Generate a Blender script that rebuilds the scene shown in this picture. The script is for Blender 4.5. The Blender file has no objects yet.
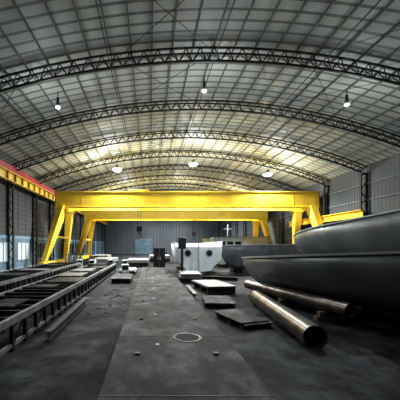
import bpy, bmesh, math, random
from mathutils import Vector, Matrix
random.seed(7)
S=bpy.context.scene
# ---------------------------------------------------------------- materials
def mat(name,c1,c2=None,rough=0.6,metal=0.0,scale=3.0,detail=6,bump=0.0,emit=None,es=0.0,lo=0.35,hi=0.65,stretch=(1,1,1),spec=.5,patch=0):
    m=bpy.data.materials.new(name); m.use_nodes=True
    nt=m.node_tree; b=nt.nodes['Principled BSDF']
    b.inputs['Roughness'].default_value=rough; b.inputs['Metallic'].default_value=metal
    b.inputs['Specular IOR Level'].default_value=spec
    b.inputs['Base Color'].default_value=(*c1,1)
    if c2:
        tc=nt.nodes.new('ShaderNodeTexCoord'); mp=nt.nodes.new('ShaderNodeMapping')
        mp.inputs['Scale'].default_value=stretch
        n=nt.nodes.new('ShaderNodeTexNoise'); n.inputs['Scale'].default_value=scale; n.inputs['Detail'].default_value=detail
        n.inputs['Roughness'].default_value=0.65
        r=nt.nodes.new('ShaderNodeValToRGB')
        r.color_ramp.elements[0].position=lo; r.color_ramp.elements[1].position=hi
        r.color_ramp.elements[0].color=(*c1,1); r.color_ramp.elements[1].color=(*c2,1)
        nt.links.new(tc.outputs['Object'],mp.inputs[0]); nt.links.new(mp.outputs[0],n.inputs['Vector'])
        nt.links.new(n.outputs['Fac'],r.inputs[0])
        src=r.outputs[0]
        if patch:   # large dirty patches over the fine grain
            n2=nt.nodes.new('ShaderNodeTexNoise'); n2.inputs['Scale'].default_value=patch; n2.inputs['Detail'].default_value=6; n2.inputs['Distortion'].default_value=.8
            nt.links.new(tc.outputs['Object'],n2.inputs['Vector'])
            r2=nt.nodes.new('ShaderNodeValToRGB'); r2.color_ramp.elements[0].position=.42; r2.color_ramp.elements[1].position=.58
            r2.color_ramp.elements[0].color=(.28,.28,.29,1); r2.color_ramp.elements[1].color=(1,1,1,1)
            nt.links.new(n2.outputs['Fac'],r2.inputs[0])
            mx=nt.nodes.new('ShaderNodeMix'); mx.data_type='RGBA'; mx.blend_type='MULTIPLY'; mx.inputs[0].default_value=1
            nt.links.new(src,mx.inputs[6]); nt.links.new(r2.outputs[0],mx.inputs[7]); src=mx.outputs[2]
        nt.links.new(src,b.inputs['Base Color'])
        if bump:
            bp=nt.nodes.new('ShaderNodeBump'); bp.inputs['Strength'].default_value=bump; bp.inputs['Distance'].default_value=0.05
            nt.links.new(n.outputs['Fac'],bp.inputs['Height']); nt.links.new(bp.outputs[0],b.inputs['Normal'])
    if emit:
        b.inputs['Emission Color'].default_value=(*emit,1); b.inputs['Emission Strength'].default_value=es
    return m
def stripes(name,c1,c2,axis,period,duty=0.2,rough=0.6,noise=None,emit=0.0,bump=0.0):
    m=bpy.data.materials.new(name); m.use_nodes=True
    nt=m.node_tree; b=nt.nodes['Principled BSDF']; L=nt.links.new
    b.inputs['Roughness'].default_value=rough
    tc=nt.nodes.new('ShaderNodeTexCoord'); sp=nt.nodes.new('ShaderNodeSeparateXYZ'); L(tc.outputs['Object'],sp.inputs[0])
    fr=None
    for ax,per in zip(axis,period):
        d=nt.nodes.new('ShaderNodeMath'); d.operation='DIVIDE'; L(sp.outputs[ax],d.inputs[0]); d.inputs[1].default_value=per
        f=nt.nodes.new('ShaderNodeMath'); f.operation='FRACT'; L(d.outputs[0],f.inputs[0])
        g=nt.nodes.new('ShaderNodeMath'); g.operation='LESS_THAN'; L(f.outputs[0],g.inputs[0]); g.inputs[1].default_value=duty
        if fr is None: fr=g
        else:
            mx=nt.nodes.new('ShaderNodeMath'); mx.operation='MAXIMUM'; L(fr.outputs[0],mx.inputs[0]); L(g.outputs[0],mx.inputs[1]); fr=mx
    n=nt.nodes.new('ShaderNodeTexNoise'); n.inputs['Scale'].default_value=noise or 0.4; n.inputs['Detail'].default_value=6
    L(tc.outputs['Object'],n.inputs['Vector'])
    r=nt.nodes.new('ShaderNodeValToRGB'); r.color_ramp.elements[0].position=.3; r.color_ramp.elements[1].position=.7
    r.color_ramp.elements[0].color=(*[v*.6 for v in c1],1); r.color_ramp.elements[1].color=(*c1,1); L(n.outputs['Fac'],r.inputs[0])
    mix=nt.nodes.new('ShaderNodeMix'); mix.data_type='RGBA'; L(fr.outputs[0],mix.inputs[0]); L(r.outputs[0],mix.inputs[6]); mix.inputs[7].default_value=(*c2,1)
    L(mix.outputs[2],b.inputs['Base Color'])
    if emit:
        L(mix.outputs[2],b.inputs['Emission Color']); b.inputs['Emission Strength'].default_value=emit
    if bump:
        bp=nt.nodes.new('ShaderNodeBump'); bp.inputs['Strength'].default_value=bump; bp.inputs['Distance'].default_value=0.05
        L(fr.outputs[0],bp.inputs['Height']); L(bp.outputs[0],b.inputs['Normal'])
    return m
M=dict(
 roof=stripes('glowing_roof_sheet',(.60,.63,.60),(.18,.19,.18),(1,),(0.62,),0.25,emit=.045,noise=.25),  # weak emission added to the sheets stands in for soft ambient daylight
 wall=stripes('corrugated_wall',(.10,.105,.11),(.035,.038,.04),(2,1),(0.45,1.7),0.16,noise=.3,bump=.3),
 wallr=stripes('corrugated_wall_grey',(.10,.11,.115),(.035,.04,.043),(1,),(0.4,),0.3,noise=.3,bump=.3),
 wallb=stripes('end_wall_sheet',(.13,.145,.155),(.07,.08,.085),(0,),(0.9,),0.2,noise=.2),
 floor=mat('concrete_floor',(.012,.013,.015),(.10,.104,.108),rough=.7,scale=1.3,detail=12,bump=.3,lo=.38,hi=.66,spec=.12,patch=.45),
 dark=mat('dark_steel',(.014,.015,.017),(.04,.042,.045),rough=.45,metal=.2,scale=4),
 truss=mat('truss_steel',(.010,.012,.014),(.026,.029,.031),rough=.6,scale=2),
 purl=mat('purlin_steel',(.14,.145,.14),(.22,.22,.21),rough=.6,scale=2),
 yel=mat('crane_yellow_paint',(.84,.57,.045),(.95,.68,.085),rough=.42,scale=.7),
 yeld=mat('crane_yellow_trim',(.40,.25,.03),(.55,.35,.04),rough=.5,scale=2),
 red=mat('red_paint',(.42,.02,.02),(.52,.04,.04),rough=.5,scale=1),
 plat=mat('platform_steel',(.016,.017,.019),(.13,.134,.14),rough=.62,metal=.05,scale=2.4,detail=14,bump=.2,lo=.40,hi=.66,stretch=(1,.7,1),spec=.15,patch=.9),
 hull=mat('primed_hull_grey',(.10,.108,.11),(.17,.18,.183),rough=.40,metal=.2,scale=.8,detail=8,stretch=(1,1,.6)),
 hulll=mat('primed_hull_light',(.62,.67,.68),(.80,.84,.85),rough=.5,scale=1.2),
 hulld=mat('primed_hull_dark',(.10,.11,.12),(.18,.195,.21),rough=.45,scale=1.2),
 rim=mat('hull_rim',(.34,.35,.35),(.46,.47,.47),rough=.45,scale=2),
 pipe=mat('bare_steel_pipe',(.07,.058,.048),(.22,.19,.16),rough=.34,metal=.6,scale=2.2,detail=10),
 plate=mat('mill_plate',(.14,.14,.145),(.36,.36,.36),rough=.45,metal=.2,scale=2),
 pale=mat('pale_galvanised_sheet',(.55,.56,.56),(.75,.76,.76),rough=.5,scale=2),
 black=mat('black_void',(.008,.008,.009),rough=.8),
 wood=mat('timber_block',(.08,.06,.04),(.15,.12,.085),rough=.8,scale=5),
 white=mat('white_paint',(.55,.57,.58),(.72,.74,.74),rough=.5,scale=2),
 frame=mat('window_frame_grey',(.26,.30,.34),(.36,.40,.44),rough=.5,scale=2),
 panel=mat('pale_wall_panel',(.10,.16,.21),(.20,.28,.34),rough=.6,scale=.8),
 blue=mat('pale_blue_paint',(.18,.29,.38),(.25,.38,.48),rough=.5,scale=2),
 lamp=mat('lamp_glass',(1,1,1),emit=(.92,.97,1),es=120),
 lampoff=mat('lamp_glass_dim',(.5,.5,.5),emit=(.92,.97,1),es=.5),
 glow=mat('lit_room_window',(.5,.55,.55),emit=(.75,.9,1),es=.25),
 scrap=mat('dusty_scrap',(.10,.10,.10),(.32,.32,.31),rough=.8,scale=6),
)
# ---------------------------------------------------------------- builder
class B:
    def __init__(s,name,loc=(0,0,0)):
        s.name=name; s.bm=bmesh.new(); s.mats=[]; s.loc=Vector(loc)
    def mi(s,k):
        if k not in s.mats: s.mats.append(k)
        return s.mats.index(k)
    def box(s,x0,x1,y0,y1,z0,z1,k):
        i=s.mi(k); v=[s.bm.verts.new((x,y,z)) for x in(x0,x1) for y in(y0,y1) for z in(z0,z1)]
        for f in((0,1,3,2),(4,6,7,5),(0,4,5,1),(2,3,7,6),(0,2,6,4),(1,5,7,3)):
            s.bm.faces.new([v[j] for j in f]).material_index=i
    def frame(s,p0,p1):
        d=(p1-p0).normalized(); up=Vector((0,0,1)) if abs(d.z)<.95 else Vector((0,1,0))
        a=d.cross(up).normalized(); b=a.cross(d).normalized(); return a,b
    def beam(s,p0,p1,w,h,k,w1=None,h1=None):
        p0=Vector(p0);p1=Vector(p1); a,b=s.frame(p0,p1); i=s.mi(k)
        w1=w1 or w; h1=h1 or h
        q=[]
        for p,ww,hh in((p0,w,h),(p1,w1,h1)):
            q.append([s.bm.verts.new(p+a*sx*ww/2+b*sy*hh/2) for sx,sy in((-1,-1),(1,-1),(1,1),(-1,1))])
        for j in range(4):
            s.bm.faces.new([q[0][j],q[0][(j+1)%4],q[1][(j+1)%4],q[1][j]]).material_index=i
        s.bm.faces.new(q[0][::-1]).material_index=i; s.bm.faces.new(q[1]).material_index=i
    def cyl(s,p0,p1,r,k,n=16,r1=None,cap=True,smooth=True):
        p0=Vector(p0);p1=Vector(p1); a,b=s.frame(p0,p1); i=s.mi(k); r1=r if r1 is None else r1
        q=[[s.bm.verts.new(p+(a*math.cos(2*math.pi*j/n)+b*math.sin(2*math.pi*j/n))*rr) for j in range(n)] for p,rr in((p0,r),(p1,r1))]
        for j in range(n):
            f=s.bm.faces.new([q[0][j],q[0][(j+1)%n],q[1][(j+1)%n],q[1][j]]); f.material_index=i; f.smooth=smooth
        if cap:
            s.bm.faces.new(q[0][::-1]).material_index=i; s.bm.faces.new(q[1]).material_index=i
    def pipe(s,p0,p1,r,t,k):
        p0=Vector(p0);p1=Vector(p1); n=32
        s.cyl(p0,p1,r,k,n,cap=False); s.cyl(p1,p0,r-t,k,n,cap=False)
        a,b=s.frame(p0,p1); i=s.mi(k)
        for p in(p0,p1):
            o=[s.bm.verts.new(p+(a*math.cos(2*math.pi*j/n)+b*math.sin(2*math.pi*j/n))*r) for j in range(n)]
            q=[s.bm.verts.new(p+(a*math.cos(2*math.pi*j/n)+b*math.sin(2*math.pi*j/n))*(r-t)) for j in range(n)]
            for j in range(n): s.bm.faces.new([o[j],o[(j+1)%n],q[(j+1)%n],q[j]]).material_index=i
    def done(s,bevel=0,rot=0,normals=True):
        if normals: bmesh.ops.recalc_face_normals(s.bm,faces=s.bm.faces)
        me=bpy.data.meshes.new(s.name); s.bm.to_mesh(me); s.bm.free()
        for k in s.mats: me.materials.append(M[k])
        o=bpy.data.objects.new(s.name,me); o.location=s.loc; o.rotation_euler[2]=rot
        S.collection.objects.link(o)
        if bevel:
            md=o.modifiers.new('bevel','BEVEL'); md.width=bevel; md.segments=2; md.limit_method='ANGLE'
        return o
# ---------------------------------------------------------------- hall shell
XL,XR,XC=-12.5,19.0,3.25; Y0,Y1=-8.0,80.0
def rz(x): return 12.7-3.2*((x-XC)/15.75)**2
b=B('floor'); b.box(XL-.3,XR+.3,Y0-.3,Y1+.3,-.2,0,'floor'); b.done()
b=B('wall_left'); b.box(XL-.25,XL,Y0,Y1,0,rz(XL),'wall'); b.done()
b=B('wall_right'); b.box(XR,XR+.25,Y0,Y1,0,rz(XR),'wallr'); b.done()
def endwall(n,y):
    b=B(n); i=b.mi('wallb'); N=24
    xs=[XL-.25+(XR-XL+.5)*j/N for j in range(N+1)]
    for yy in(y,y+.25):
        lo=[b.bm.verts.new((x,yy,0)) for x in xs]; hi=[b.bm.verts.new((x,yy,rz(x)+.02)) for x in xs]
        for j in range(N): b.bm.faces.new([lo[j],lo[j+1],hi[j+1],hi[j]]).material_index=i
    b.done(normals=False)
endwall('wall_back',Y1); endwall('wall_front',Y0-.25)
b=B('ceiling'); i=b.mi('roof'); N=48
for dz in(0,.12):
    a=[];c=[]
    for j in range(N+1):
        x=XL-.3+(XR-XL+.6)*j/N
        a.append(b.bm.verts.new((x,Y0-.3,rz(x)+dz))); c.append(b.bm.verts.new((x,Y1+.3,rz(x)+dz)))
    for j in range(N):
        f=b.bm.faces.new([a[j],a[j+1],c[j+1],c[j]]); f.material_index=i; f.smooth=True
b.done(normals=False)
b=B('roof_purlins')
NP=30
for j in range(1,NP):
    x=XL+(XR-XL)*j/NP
    b.box(x-.03,x+.03,Y0,Y1,rz(x)-.13,rz(x)-.03,'purl')
b.done()
TY=[4.2+5.3*k for k in range(-2,15)]
for y in TY:
    b=B('roof_truss'); N=44
    P=[];Q=[];R=[]
    for j in range(N+1):
        x=XL+.1+(XR-XL-.2)*j/N
        P.append((x,y-.22,rz(x)-.24)); Q.append((x,y+.22,rz(x)-.24))
    for j in range(N):
        x=XL+.1+(XR-XL-.2)*(j+.5)/N
        R.append((x,y,rz(x)-.78))
    for j in range(N):
        b.beam(P[j],P[j+1],.08,.08,'truss'); b.beam(Q[j],Q[j+1],.08,.08,'truss')
        if j<N-1: b.beam(R[j],R[j+1],.10,.10,'truss')
        for A in(P,Q):
            b.beam(A[j],R[j],.04,.04,'truss'); b.beam(R[j],A[j+1],.04,.04,'truss')
    b.done()
b=B('roof_bracing')
for k in range(len(TY)-1):
    ya,yb=TY[k],TY[k+1]
    for j in range(6):
        xa=XL+1+(XR-XL-2)*j/6; xb=XL+1+(XR-XL-2)*(j+1)/6
        if (j%2==0):
            b.beam((xa,ya,rz(xa)-.3),(xb,yb,rz(xb)-.3),.02,.02,'truss'); b.beam((xb,ya,rz(xb)-.3),(xa,yb,rz(xa)-.3),.02,.02,'truss')
for x in(-7.5,-2,3.25,8.5,14):
    b.beam((x,Y0,rz(x)-.82),(x,Y1,rz(x)-.82),.035,.035,'truss')
b.done()
for y in TY:
    for side,x in((-1,XL+.28),(1,XR-.28)):
        b=B('steel_column'); h=rz(x)-.9
        for dx in(-.2,.2):
            b.box(x+dx-.05,x+dx+.05,y-.12,y+.12,0.03,h,'truss')
        z=.3; s=1
        while z<h-.8:
            b.beam((x-.2*s,y,z),(x+.2*s,y,z+.7),.06,.06,'truss'); z+=.7; s=-s
        b.box(x-.26,x+.26,y-.26,y+.26,0,.03,'truss'); b.box(x-.26,x+.26,y-.2,y+.2,h,h+.1,'truss')
        b.done()
b=B('crane_runway_beam')
x=XL+.62
b.box(x-.02,x+.04,Y0+.2,Y1-.2,7.9,8.6,'yel'); b.box(x-.12,x+.3,Y0+.2,Y1-.2,7.84,7.9,'yel')
b.box(x-.12,x+.3,Y0+.2,Y1-.2,8.6,8.66,'yel')
b.box(x+.12,x+.2,Y0+.2,Y1-.2,8.66,9.2,'red')
for k in range(60):
    yy=Y0+1+k*1.4; b.box(x+.03,x+.22,yy,yy+.03,7.9,8.6,'yeld')
b.done()
b=B('crane_runway_beam')
x=XR-.62
b.box(x-.04,x+.02,24.9,38,4.95,5.5,'yel'); b.box(x-.25,x+.1,24.9,38,5.5,5.56,'yel'); b.box(x-.25,x+.1,24.9,38,4.89,4.95,'yel')
b.done()
b=B('wall_girts')
for z in(2.0,3.4,4.8,6.4,7.8):
    b.box(XR-.08,XR-.01,Y0,Y1,z,z+.09,'purl')
b.done()
b=B('trim_1'); b.box(XL,XL+.06,Y0,Y1,3.1,3.35,'blue'); b.done()
b=B('trim_2'); b.box(XL,XL+.05,Y0,Y1,0,.35,'frame'); b.done()
b=B('trim_3')
yy=Y0+.1
while yy<Y1-1.3:
    b.box(XL,XL+.004,yy,yy+1.1,.35,3.1,'panel'); yy+=1.16
b.done()
n=1
for k in range(12):
    if k==5: continue
    y=14+k*4.4
    b=B('window_%d'%n); n+=1
    b.box(XL+.005,XL+.02,y,y+2.6,1.1,2.7,'glow' if k in(2,3) else 'black')
    for yy in(y-.06,y+.84,y+1.74,y+2.6): b.box(XL+.005,XL+.07,yy,yy+.07,1.03,2.77,'frame')
    for zz in(1.03,2.7): b.box(XL+.005,XL+.07,y-.06,y+2.67,zz,zz+.07,'frame')
    b.done()
b=B('door_1'); b.box(XL+.005,XL+.06,36.4,37.9,0,2.5,'blue'); b.box(XL+.06,XL+.09,37.6,37.7,1.0,1.2,'dark'); b.done()
b=B('door_2')
b.box(-4.2,.6,Y1-.12,Y1-.02,0,4.2,'panel')
for j in range(9): b.box(-4.2,.6,Y1-.16,Y1-.12,.2+j*.46,.26+j*.46,'dark')
b.done()
# ---------------------------------------------------------------- gantry cranes
def crane(y,trolley):
    b=B('gantry_crane')
    zb,zt=6.6,8.2
    for yy in(y,y+3.0):
        b.box(-10.2,18.2,yy,yy+.06,zb,zt,'yel'); b.box(-10.2,18.2,yy+.64,yy+.7,zb,zt,'yel')
        b.box(-10.25,18.25,yy-.07,yy+.77,zt-.02,zt+.06,'yel'); b.box(-10.25,18.25,yy-.07,yy+.77,zb-.06,zb+.02,'yel')
        b.box(-10.2,-10.14,yy,yy+.7,zb,zt,'yel'); b.box(18.14,18.2,yy,yy+.7,zb,zt,'yel')
        b.box(-10.1,18.1,yy+.3,yy+.4,zt+.06,zt+.16,'dark')
        for j in range(13):
            x=-9.6+j*2.27; b.box(x,x+.04,yy-.012,yy,zb,zt,'yel')
    for x in(-10.1,17.6): b.box(x,x+.5,y+.7,y+3,zb+.3,zt-.1,'yel')
    b.box(-10,18,y+3.77,y+4.4,zt-.5,zt-.45,'yeld')
    for j in range(20):
        x=-9.9+j*1.46; b.box(x,x+.04,y+4.34,y+4.38,zt-.45,zt+.6,'yeld')
    b.box(-10,18,y+4.34,y+4.38,zt+.56,zt+.6,'yeld'); b.box(-10,18,y+4.34,y+4.38,zt+.05,zt+.09,'yeld')
    fy=y-2.4
    for xt,xb,sg in((-9.5,-10.5,-1),(17.5,18.0,1)):
        for yt,yb in((y+.35,fy),(y+3.35,y+4.9)):
            b.beam((xb,yb,.75),(xt,yt,zb-.05),.42,.42,'yel',w1=.8,h1=.9)
            b.box(xt-.55,xt+.55,yt-.45,yt+.45,zb-.25,zb-.05,'yel')
        t=.45; xm=xb+(xt-xb)*t; zm=.75+(zb-.8)*t
        b.beam((xm,fy+(y+.35-fy)*t,zm),(xm,y+4.9-1.55*t,zm),.22,.25,'yel')
        b.box(xb-.25,xb+.25,fy-.8,y+5.7,.3,.8,'yel')
        for yy in(fy-.4,fy+.4,y+4.5,y+5.2):
            b.cyl((xb-.12,yy,.27),(xb+.12,yy,.27),.27,'dark',16)
        b.box(xb-.4,xb-.25,fy+.2,fy+.8,.4,1.0,'dark')
    for dx in(-.2,.2): b.beam((-10.25+dx,fy-.3,.8),(-9.35+dx,y-.15,6.5),.04,.04,'yeld')
    for j in range(18):
        t=(j+.5)/18; yy=fy-.3+(y-.15-fy+.3)*t; b.beam((-10.45+.9*t,yy,.8+5.7*t),(-10.05+.9*t,yy,.8+5.7*t),.03,.03,'yeld')
    x=trolley
    b.box(x-1.1,x+1.1,y+.25,y+3.45,zt+.16,zt+.3,'yeld'); b.box(x-.7,x+.6,y+1.0,y+2.6,zt+.3,zt+.7,'dark')
    b.cyl((x-.5,y+1.85,zt+.2),(x+.5,y+1.85,zt+.2),.3,'dark')
    for dx in(-.15,.15): b.beam((x+dx,y+1.85,zt+.2),(x+dx,y+1.85,4.6),.04,.04,'dark')
    b.box(x-.3,x+.3,y+1.7,y+2.0,4.0,4.6,'dark'); b.cyl((x,y+1.85,4.0),(x,y+1.85,3.7),.06,'dark')
    pts=[(x+.22*math.cos(a),y+1.85,3.5+.22*math.sin(a)) for a in[math.pi*.5-j*math.pi*1.4/8 for j in range(9)]]
    for p,q in zip(pts,pts[1:]): b.beam(p,q,.08,.08,'dark')
    return b.done()
crane(31.0,-1.2); crane(44.5,7)
b=B('floor_crane_rail'); b.box(-10.54,-10.46,Y0+.3,Y1-.3,0,.03,'dark'); b.done()
b=B('floor_crane_rail'); b.box(17.96,18.04,Y0+.3,Y1-.3,0,.03,'dark'); b.done()
# ---------------------------------------------------------------- lamps
def lamp(x,y,spot,pt,glass=True):
    b=B('high_bay_lamp',(x,y,0)); z=rz(x)-1.55; big=1.6 if glass else .6
    b.cyl((0,0,z+.35),(0,0,rz(x)-.8),.025,'dark',8)
    b.cyl((0,0,z+.15),(0,0,z+.4),.12*min(big,1),'dark',12)
    b.cyl((0,0,z-.08),(0,0,z+.16),.30*big,'dark',20,r1=.12*min(big,1),cap=False)
    b.cyl((0,0,z-.18),(0,0,z-.02),.2*big,'lamp' if glass else 'lampoff',16,r1=.27*big)
    b.done()
    for typ,e in(('SPOT',spot),('POINT',pt)):
        l=bpy.data.lights.new('lamp_light',typ); l.energy=e; l.color=(.92,.97,1); l.shadow_soft_size=.25
        if typ=='SPOT': l.spot_size=math.radians(160); l.spot_blend=.7
        o=bpy.data.objects.new('high_bay_lamp_light',l); o.location=(x,y,z-.45); S.collection.objects.link(o)
for x in(-3.5,4.6,12.5):
    lamp(x,30.7,7500,1300); lamp(x,46.6,6500,700); lamp(x,62.5,5500,500)
    lamp(x-1.6,16.0,2100,190,False); lamp(x,4.2,250,70,False)  # nearest row is out of view, added as fill light for the foreground
for x in(0.5,8.5): lamp(x,73.0,3500,300)  # extra pair added to brighten the end wall
# ---------------------------------------------------------------- platform
b=B('steel_platform')
b.box(-.73,1.77,-2,28,.27,.35,'plat')
for x in(-.6,.5,1.6):
    b.box(x-.05,x+.05,-1.9,27.9,.05,.27,'dark')
for k in range(16): b.box(-.68,1.72,-1.8+k*1.95,-1.65+k*1.95,0,.2,'dark')
for k in range(9):
    y=3+k*2.7
    b.box(-.73,1.77,y+1.1,y+1.118,.35,.356,'dark')
    for x in(-.25,1.3):
        b.box(x-.05,x+.05,y-.05,y+.05,.35,.38,'dark')
    b.box(.12,.2,y+.5,y+.58,.35,.36,'pale')
b.cyl((.86,6.7,.35),(.86,6.7,.365),.33,'dark',28); b.cyl((.86,6.7,.366),(.86,6.7,.37),.27,'black',28)
b.done()
# ---------------------------------------------------------------- jig tables left
def table(x0,x1,y0,y1,z):
    b=B('steel_jig_table')
    for x in(x0,x1-.12): b.box(x,x+.12,y0,y1,z-.16,z,'plate')
    n=int((y1-y0)/.7)
    for k in range(n+1):
        y=y0+k*(y1-y0-.1)/n
        b.box(x0+.12,x1-.12,y,y+.08,z-.13,z-.005,'dark')
        for x in(x0+.01,x1-.1,(x0+x1)/2):
            b.box(x,x+.09,y,y+.09,0,z-.13,'dark')
        if k%2==0 and k<n: b.beam((x1-.06,y+.04,.1),(x1-.06,y+.7,z-.2),.04,.04,'dark')
    b.box(x0+.02,x0+.1,y0,y1,.1,.18,'dark'); b.box(x1-.1,x1-.02,y0,y1,.1,.18,'plate')
    y=y0+.4
    while y<y1-3:
        l=random.uniform(.8,2.4)
        if random.random()<.7: b.box(x0+random.uniform(.1,.9),x1-random.uniform(.1,.8),y,y+l,z,z+random.choice((.02,.05,.1)),random.choice(('plat','plate','dark')))
        y+=l+random.uniform(.2,1.2)
    b.done()
table(-5.3,-3.2,2.5,27.5,.8); table(-9.3,-6.6,6.0,27.5,.85)
# ---------------------------------------------------------------- hulls
def hull(name,tip,ang,L,Bm,zk,zd,sheer,rake=1.2,k='hull',flare=.78,full=.3,supports=True,ports=False):
    b=B(name,(tip[0],tip[1],0)); i=b.mi(k); ir=b.mi('rim'); N=28
    rows=[]
    for j in range(N+1):
        t=j/N; t=t**1.5; u=t*L
        q=min(t/full,1); hb=Bm*(1-(1-q)**2.0)+.04
        zt=zd+sheer*t
        kk=max(0,1-u/(rake*2.2)); zb=zk+(zt-zk)*.45*kk**2
        fl=flare*(1-.35*(1-q))
        off=rake*.35*max(0,1-q)
        sec=[]
        H=zt-zb
        prof=[(1.0,1.0),(.97,.7),(.92,.42),(fl,.16),(fl*.86,.05),(0,0)]
        for w,h in prof: sec.append((u+off*(1-h),-hb*w,zb+H*h))
        for w,h in prof[-2::-1]: sec.append((u+off*(1-h),hb*w,zb+H*h))
        hi=max(hb-.06,.01)
        inner=[(u,hi,zt),(u,hi*.97,zt-.45),(u,-hi*.97,zt-.45),(u,-hi,zt)]
        rows.append([b.bm.verts.new(p) for p in sec+inner])
    n=len(rows[0])
    for j in range(N):
        for m in range(n):
            f=b.bm.faces.new([rows[j][m],rows[j+1][m],rows[j+1][(m+1)%n],rows[j][(m+1)%n]])
            f.material_index=i; f.smooth = m<10
    b.bm.faces.new(rows[0]).material_index=i; b.bm.faces.new(rows[-1][::-1]).material_index=i
    for j in range(N):
        for m in(0,10):
            p=rows[j][m].co.copy(); q=rows[j+1][m].co.copy()
            b.beam(p-Vector((0,0,.04)),q-Vector((0,0,.04)),.09,.08,'rim')
    if ports:
        for yy in(-.45*Bm,.45*Bm):
            zc=zk+(zd+sheer-zk)*.62
            b.cyl((L,yy,zc),(L+.03,yy,zc),.3,'rim',20); b.cyl((L+.03,yy,zc),(L+.05,yy,zc),.22,'black',20)
        b.box(L,L+.04,-.05,.05,zk+.2,zd+sheer-.1,'rim')
    if supports:
        u=L*.16+rake
        while u<L-.3:
            w=Bm*.6
            for yy in(-w,0,w):
                b.box(u-.2,u+.2,yy-.2,yy+.2,0,zk*.45,'wood'); b.box(u-.15,u+.15,yy-.26,yy+.26,zk*.45,zk+.04,'wood')
            u+=L*.22
    return b.done(rot=ang)
hull('boat_hull',(5.4,16.8),math.atan2(-9,3.6),15.5,2.3,.40,1.80,.95,rake=1.0,flare=.74,full=.42)
hull('boat_hull',(12.0,24.0),math.atan2(-12,1.6),19,2.3,1.5,3.25,1.5,rake=1.0,flare=.74,full=.35)
hull('boat_hull',(6.1,25.0),math.atan2(3,6),8.5,1.3,.35,2.5,.1,rake=.8,k='hulld',full=.4)
hull('boat_hull',(4.1,31.2),math.atan2(-8,-.2),8.0,1.9,.3,2.7,.1,rake=1.0,k='hulll',flare=.6,ports=True)
hull('boat_hull',(7.0,38.5),math.atan2(2,8),9,1.7,.5,3.4,.3,rake=.8,k='hulll',full=.4)
b=B('ship_wheelhouse',(9.2,34.2,0))
b.box(-1.6,1.6,-1,1,.3,3.3,'white'); b.box(-1.75,1.75,-1.15,1.15,3.3,3.4,'rim')
for x in(-1.2,-.3,.6): b.box(x,x+.65,-1.03,-1,2.1,2.9,'black')
for x in(-1.3,0,1.3): b.box(x-.15,x+.15,-.9,.9,0,.3,'wood')
b.cyl((0,0,3.4),(0,0,4.9),.05,'white',8); b.beam((-.5,0,4.4),(.5,0,4.4),.05,.05,'white')
b.done()
def bulkhead(x,y,rot,w,h,k='hulll'):
    b=B('ship_bulkhead',(x,y,0)); i=b.mi(k); n=20
    out=[(-w/2,h),(w/2,h)]+[(w/2*math.cos(math.pi*j/n),.25+(h-.9)*(1-math.sin(math.pi*j/n))) for j in range(n+1)]
    A=[b.bm.verts.new((p,-.03,q)) for p,q in out]; C=[b.bm.verts.new((p,.03,q)) for p,q in out]
    b.bm.faces.new(A).material_index=i; b.bm.faces.new(C[::-1]).material_index=i
    for j in range(len(A)): b.bm.faces.new([A[j],A[(j+1)%len(A)],C[(j+1)%len(A)],C[j]]).material_index=i
    for xx in(-w*.25,w*.25):
        b.cyl((xx,-.06,h*.62),(xx,.06,h*.62),.27,'rim',20); b.cyl((xx,-.07,h*.62),(xx,.07,h*.62),.21,'black',20)
    b.box(-w*.4,w*.4,-.09,-.03,h*.32,h*.36,'rim')
    b.box(-.3,.3,-.3,.3,0,.26,'wood')
    for s in(-1,1): b.beam((s*w*.3,.05,h*.7),(s*w*.3,1.2,0.02),.06,.06,'dark')
    b.done(rot=rot)
bulkhead(10.2,30.6,.1,2.6,2.5)
# ---------------------------------------------------------------- pipes
b=B('steel_pipe'); b.pipe((3.95,6.9,.29),(4.5,12.2,.29),.29,.02,'pipe'); b.done()
b=B('steel_pipe'); b.pipe((6.05,8.7,.52),(4.95,14.6,.52),.22,.02,'pipe'); b.done()
for t in(.15,.5,.85):
    x=6.05-1.1*t; y=8.7+5.9*t
    b=B('timber_support_block',(x,y,0)); b.box(-.4,.4,-.12,.12,0,.15,'wood'); b.box(-.3,.3,-.1,.1,.15,.298,'wood'); b.done(.01)
# ---------------------------------------------------------------- loose things
def stack(name,x,y,w,l,n,z0,rot,k='plate'):
    b=B(name,(x,y,0))
    for yy in(-l*.4,0,l*.4): b.box(-w/2,w/2,yy-.08,yy+.08,0,z0,'wood')
    z=z0
    for j in range(n):
        dx=random.uniform(-.08,.08);dy=random.uniform(-.12,.12)
        b.box(-w/2+dx,w/2+dx,-l/2+dy,l/2+dy,z,z+.035,k); z+=.04
    b.done(.004,rot)
stack('steel_plate_stack',3.5,16.0,1.5,2.8,3,.3,.15,'plate')
stack('steel_plate_stack',2.75,20.0,1.4,2.4,8,.3,-.05,'plate')
stack('steel_plate_stack',3.0,9.4,1.0,1.7,2,.12,.3,'plat')
stack('steel_plate_stack',2.9,12.4,1.2,1.8,2,.12,-.12,'plat')
stack('steel_plate_stack',-1.95,20.5,1.2,3.5,3,.2,.02,'plat')
stack('steel_plate_stack',-1.95,25.8,1.3,3.2,5,.2,.0,'plate')
stack('steel_plate_stack',-1.5,36,2.5,5,9,.4,.0,'pale')
stack('steel_plate_stack',-5.5,36,2.5,5,12,.4,.0,'pale')
stack('steel_plate_stack',-7.5,44,2.5,5,14,.4,.0,'pale')
stack('steel_plate_stack',1.5,46,3,6,12,.4,.0,'pale')
def hsec(x,y,l,rot,h=.25):
    b=B('steel_h_section',(x,y,0)); b.box(-.1,.1,-l/2,l/2,0,.02,'dark'); b.box(-.1,.1,-l/2,l/2,h-.02,h,'dark'); b.box(-.01,.01,-l/2,l/2,.02,h-.02,'dark'); b.done(0,rot)
hsec(2.1,14.8,3.0,.0); hsec(4.9,20.6,2.6,1.2); hsec(-2.7,10,5,.02)
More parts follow.
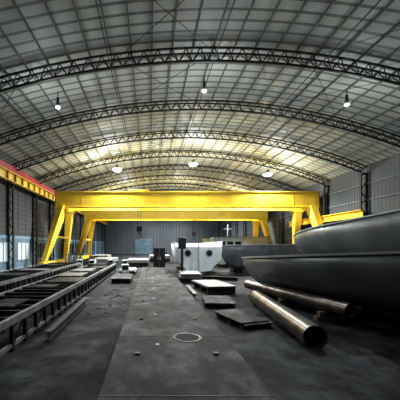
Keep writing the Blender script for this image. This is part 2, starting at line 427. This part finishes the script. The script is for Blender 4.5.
b=B('control_post'); b.box(2.25,2.75,22.3,22.8,0,.08,'dark'); b.cyl((2.5,22.55,.08),(2.5,22.55,3.1),.09,'dark'); b.box(2.2,2.8,22.35,22.65,2.2,3.05,'dark'); b.done(.01)
b=B('tool_cabinet'); b.box(.35,1.55,29.3,30.1,.1,2.2,'dark'); b.box(.93,.97,29.27,29.3,.15,2.15,'plate'); b.box(.8,.86,29.25,29.3,1.0,1.3,'white'); b.box(1.04,1.1,29.25,29.3,1.0,1.3,'white')
for x in(.4,1.4): b.box(x,x+.1,29.35,29.45,0,.1,'dark')
b.done(.01)
def welder(x,y,rot):
    b=B('welding_machine',(x,y,0)); b.box(-.3,.3,-.4,.4,.15,.95,'white'); b.box(-.24,.24,-.43,-.4,.55,.88,'black')
    b.cyl((-.15,-.43,.35),(-.15,-.46,.35),.05,'dark'); b.cyl((.15,-.43,.35),(.15,-.46,.35),.05,'dark')
    for px in(-.3,.3):
        for py in(-.28,.28): b.cyl((px-.03,py,.1),(px+.03,py,.1),.1,'black',12)
    b.beam((-.25,-.35,.95),(-.25,-.5,1.15),.03,.03,'dark'); b.beam((.25,-.35,.95),(.25,-.5,1.15),.03,.03,'dark'); b.beam((-.25,-.5,1.15),(.25,-.5,1.15),.03,.03,'dark')
    b.done(.01,rot)
welder(-2.0,23.2,.1); welder(-2.6,30,.1); welder(-4.2,30.6,.2); welder(-6.0,30.2,0); welder(-7.6,31,.4)
b=B('gas_cylinder_rack',(-8.6,32.5,0))
b.box(-1,1,-.35,.35,0,.08,'dark')
for j in range(6):
    x=-.8+j*.32; b.cyl((x,0,.08),(x,0,1.35),.12,'blue' if j%2 else 'white',14); b.cyl((x,0,1.35),(x,0,1.5),.12,'dark',14,r1=.04)
b.box(-1,1,.14,.18,.9,.96,'dark'); b.box(-1,-.95,.14,.18,.08,.96,'dark'); b.box(.95,1,.14,.18,.08,.96,'dark')
b.done()
b=B('scrap_offcuts_pile')
for k in range(60):
    x=random.gauss(-1.7,.3); x=min(max(x,-2.4),-.95); y=random.uniform(10,18.4); a=random.uniform(0,3.14); l=random.uniform(.05,.18); w=random.uniform(.02,.05); z=random.uniform(.01,.04)
    d=Vector((math.cos(a)*l/2,math.sin(a)*l/2,0)); p=Vector((x,y,z/2+.001)); b.beam(p-d,p+d,w,z,random.choice(('scrap','scrap','dark')))
b.done()
# ---------------------------------------------------------------- world, camera
w=bpy.data.worlds.new('World'); S.world=w; w.use_nodes=True
w.node_tree.nodes['Background'].inputs[0].default_value=(.5,.6,.7,1); w.node_tree.nodes['Background'].inputs[1].default_value=.05
cd=bpy.data.cameras.new('camera'); cd.lens=26; cd.sensor_width=36; cd.shift_x=.125; cd.shift_y=.1125; cd.clip_end=300
co=bpy.data.objects.new('camera',cd); co.location=(0,0,2.5); co.rotation_euler=(math.radians(90),0,0); S.collection.objects.link(co); S.camera=co
S.view_settings.view_transform='Standard'
S.view_settings.exposure=-.05
S.view_settings.gamma=.84
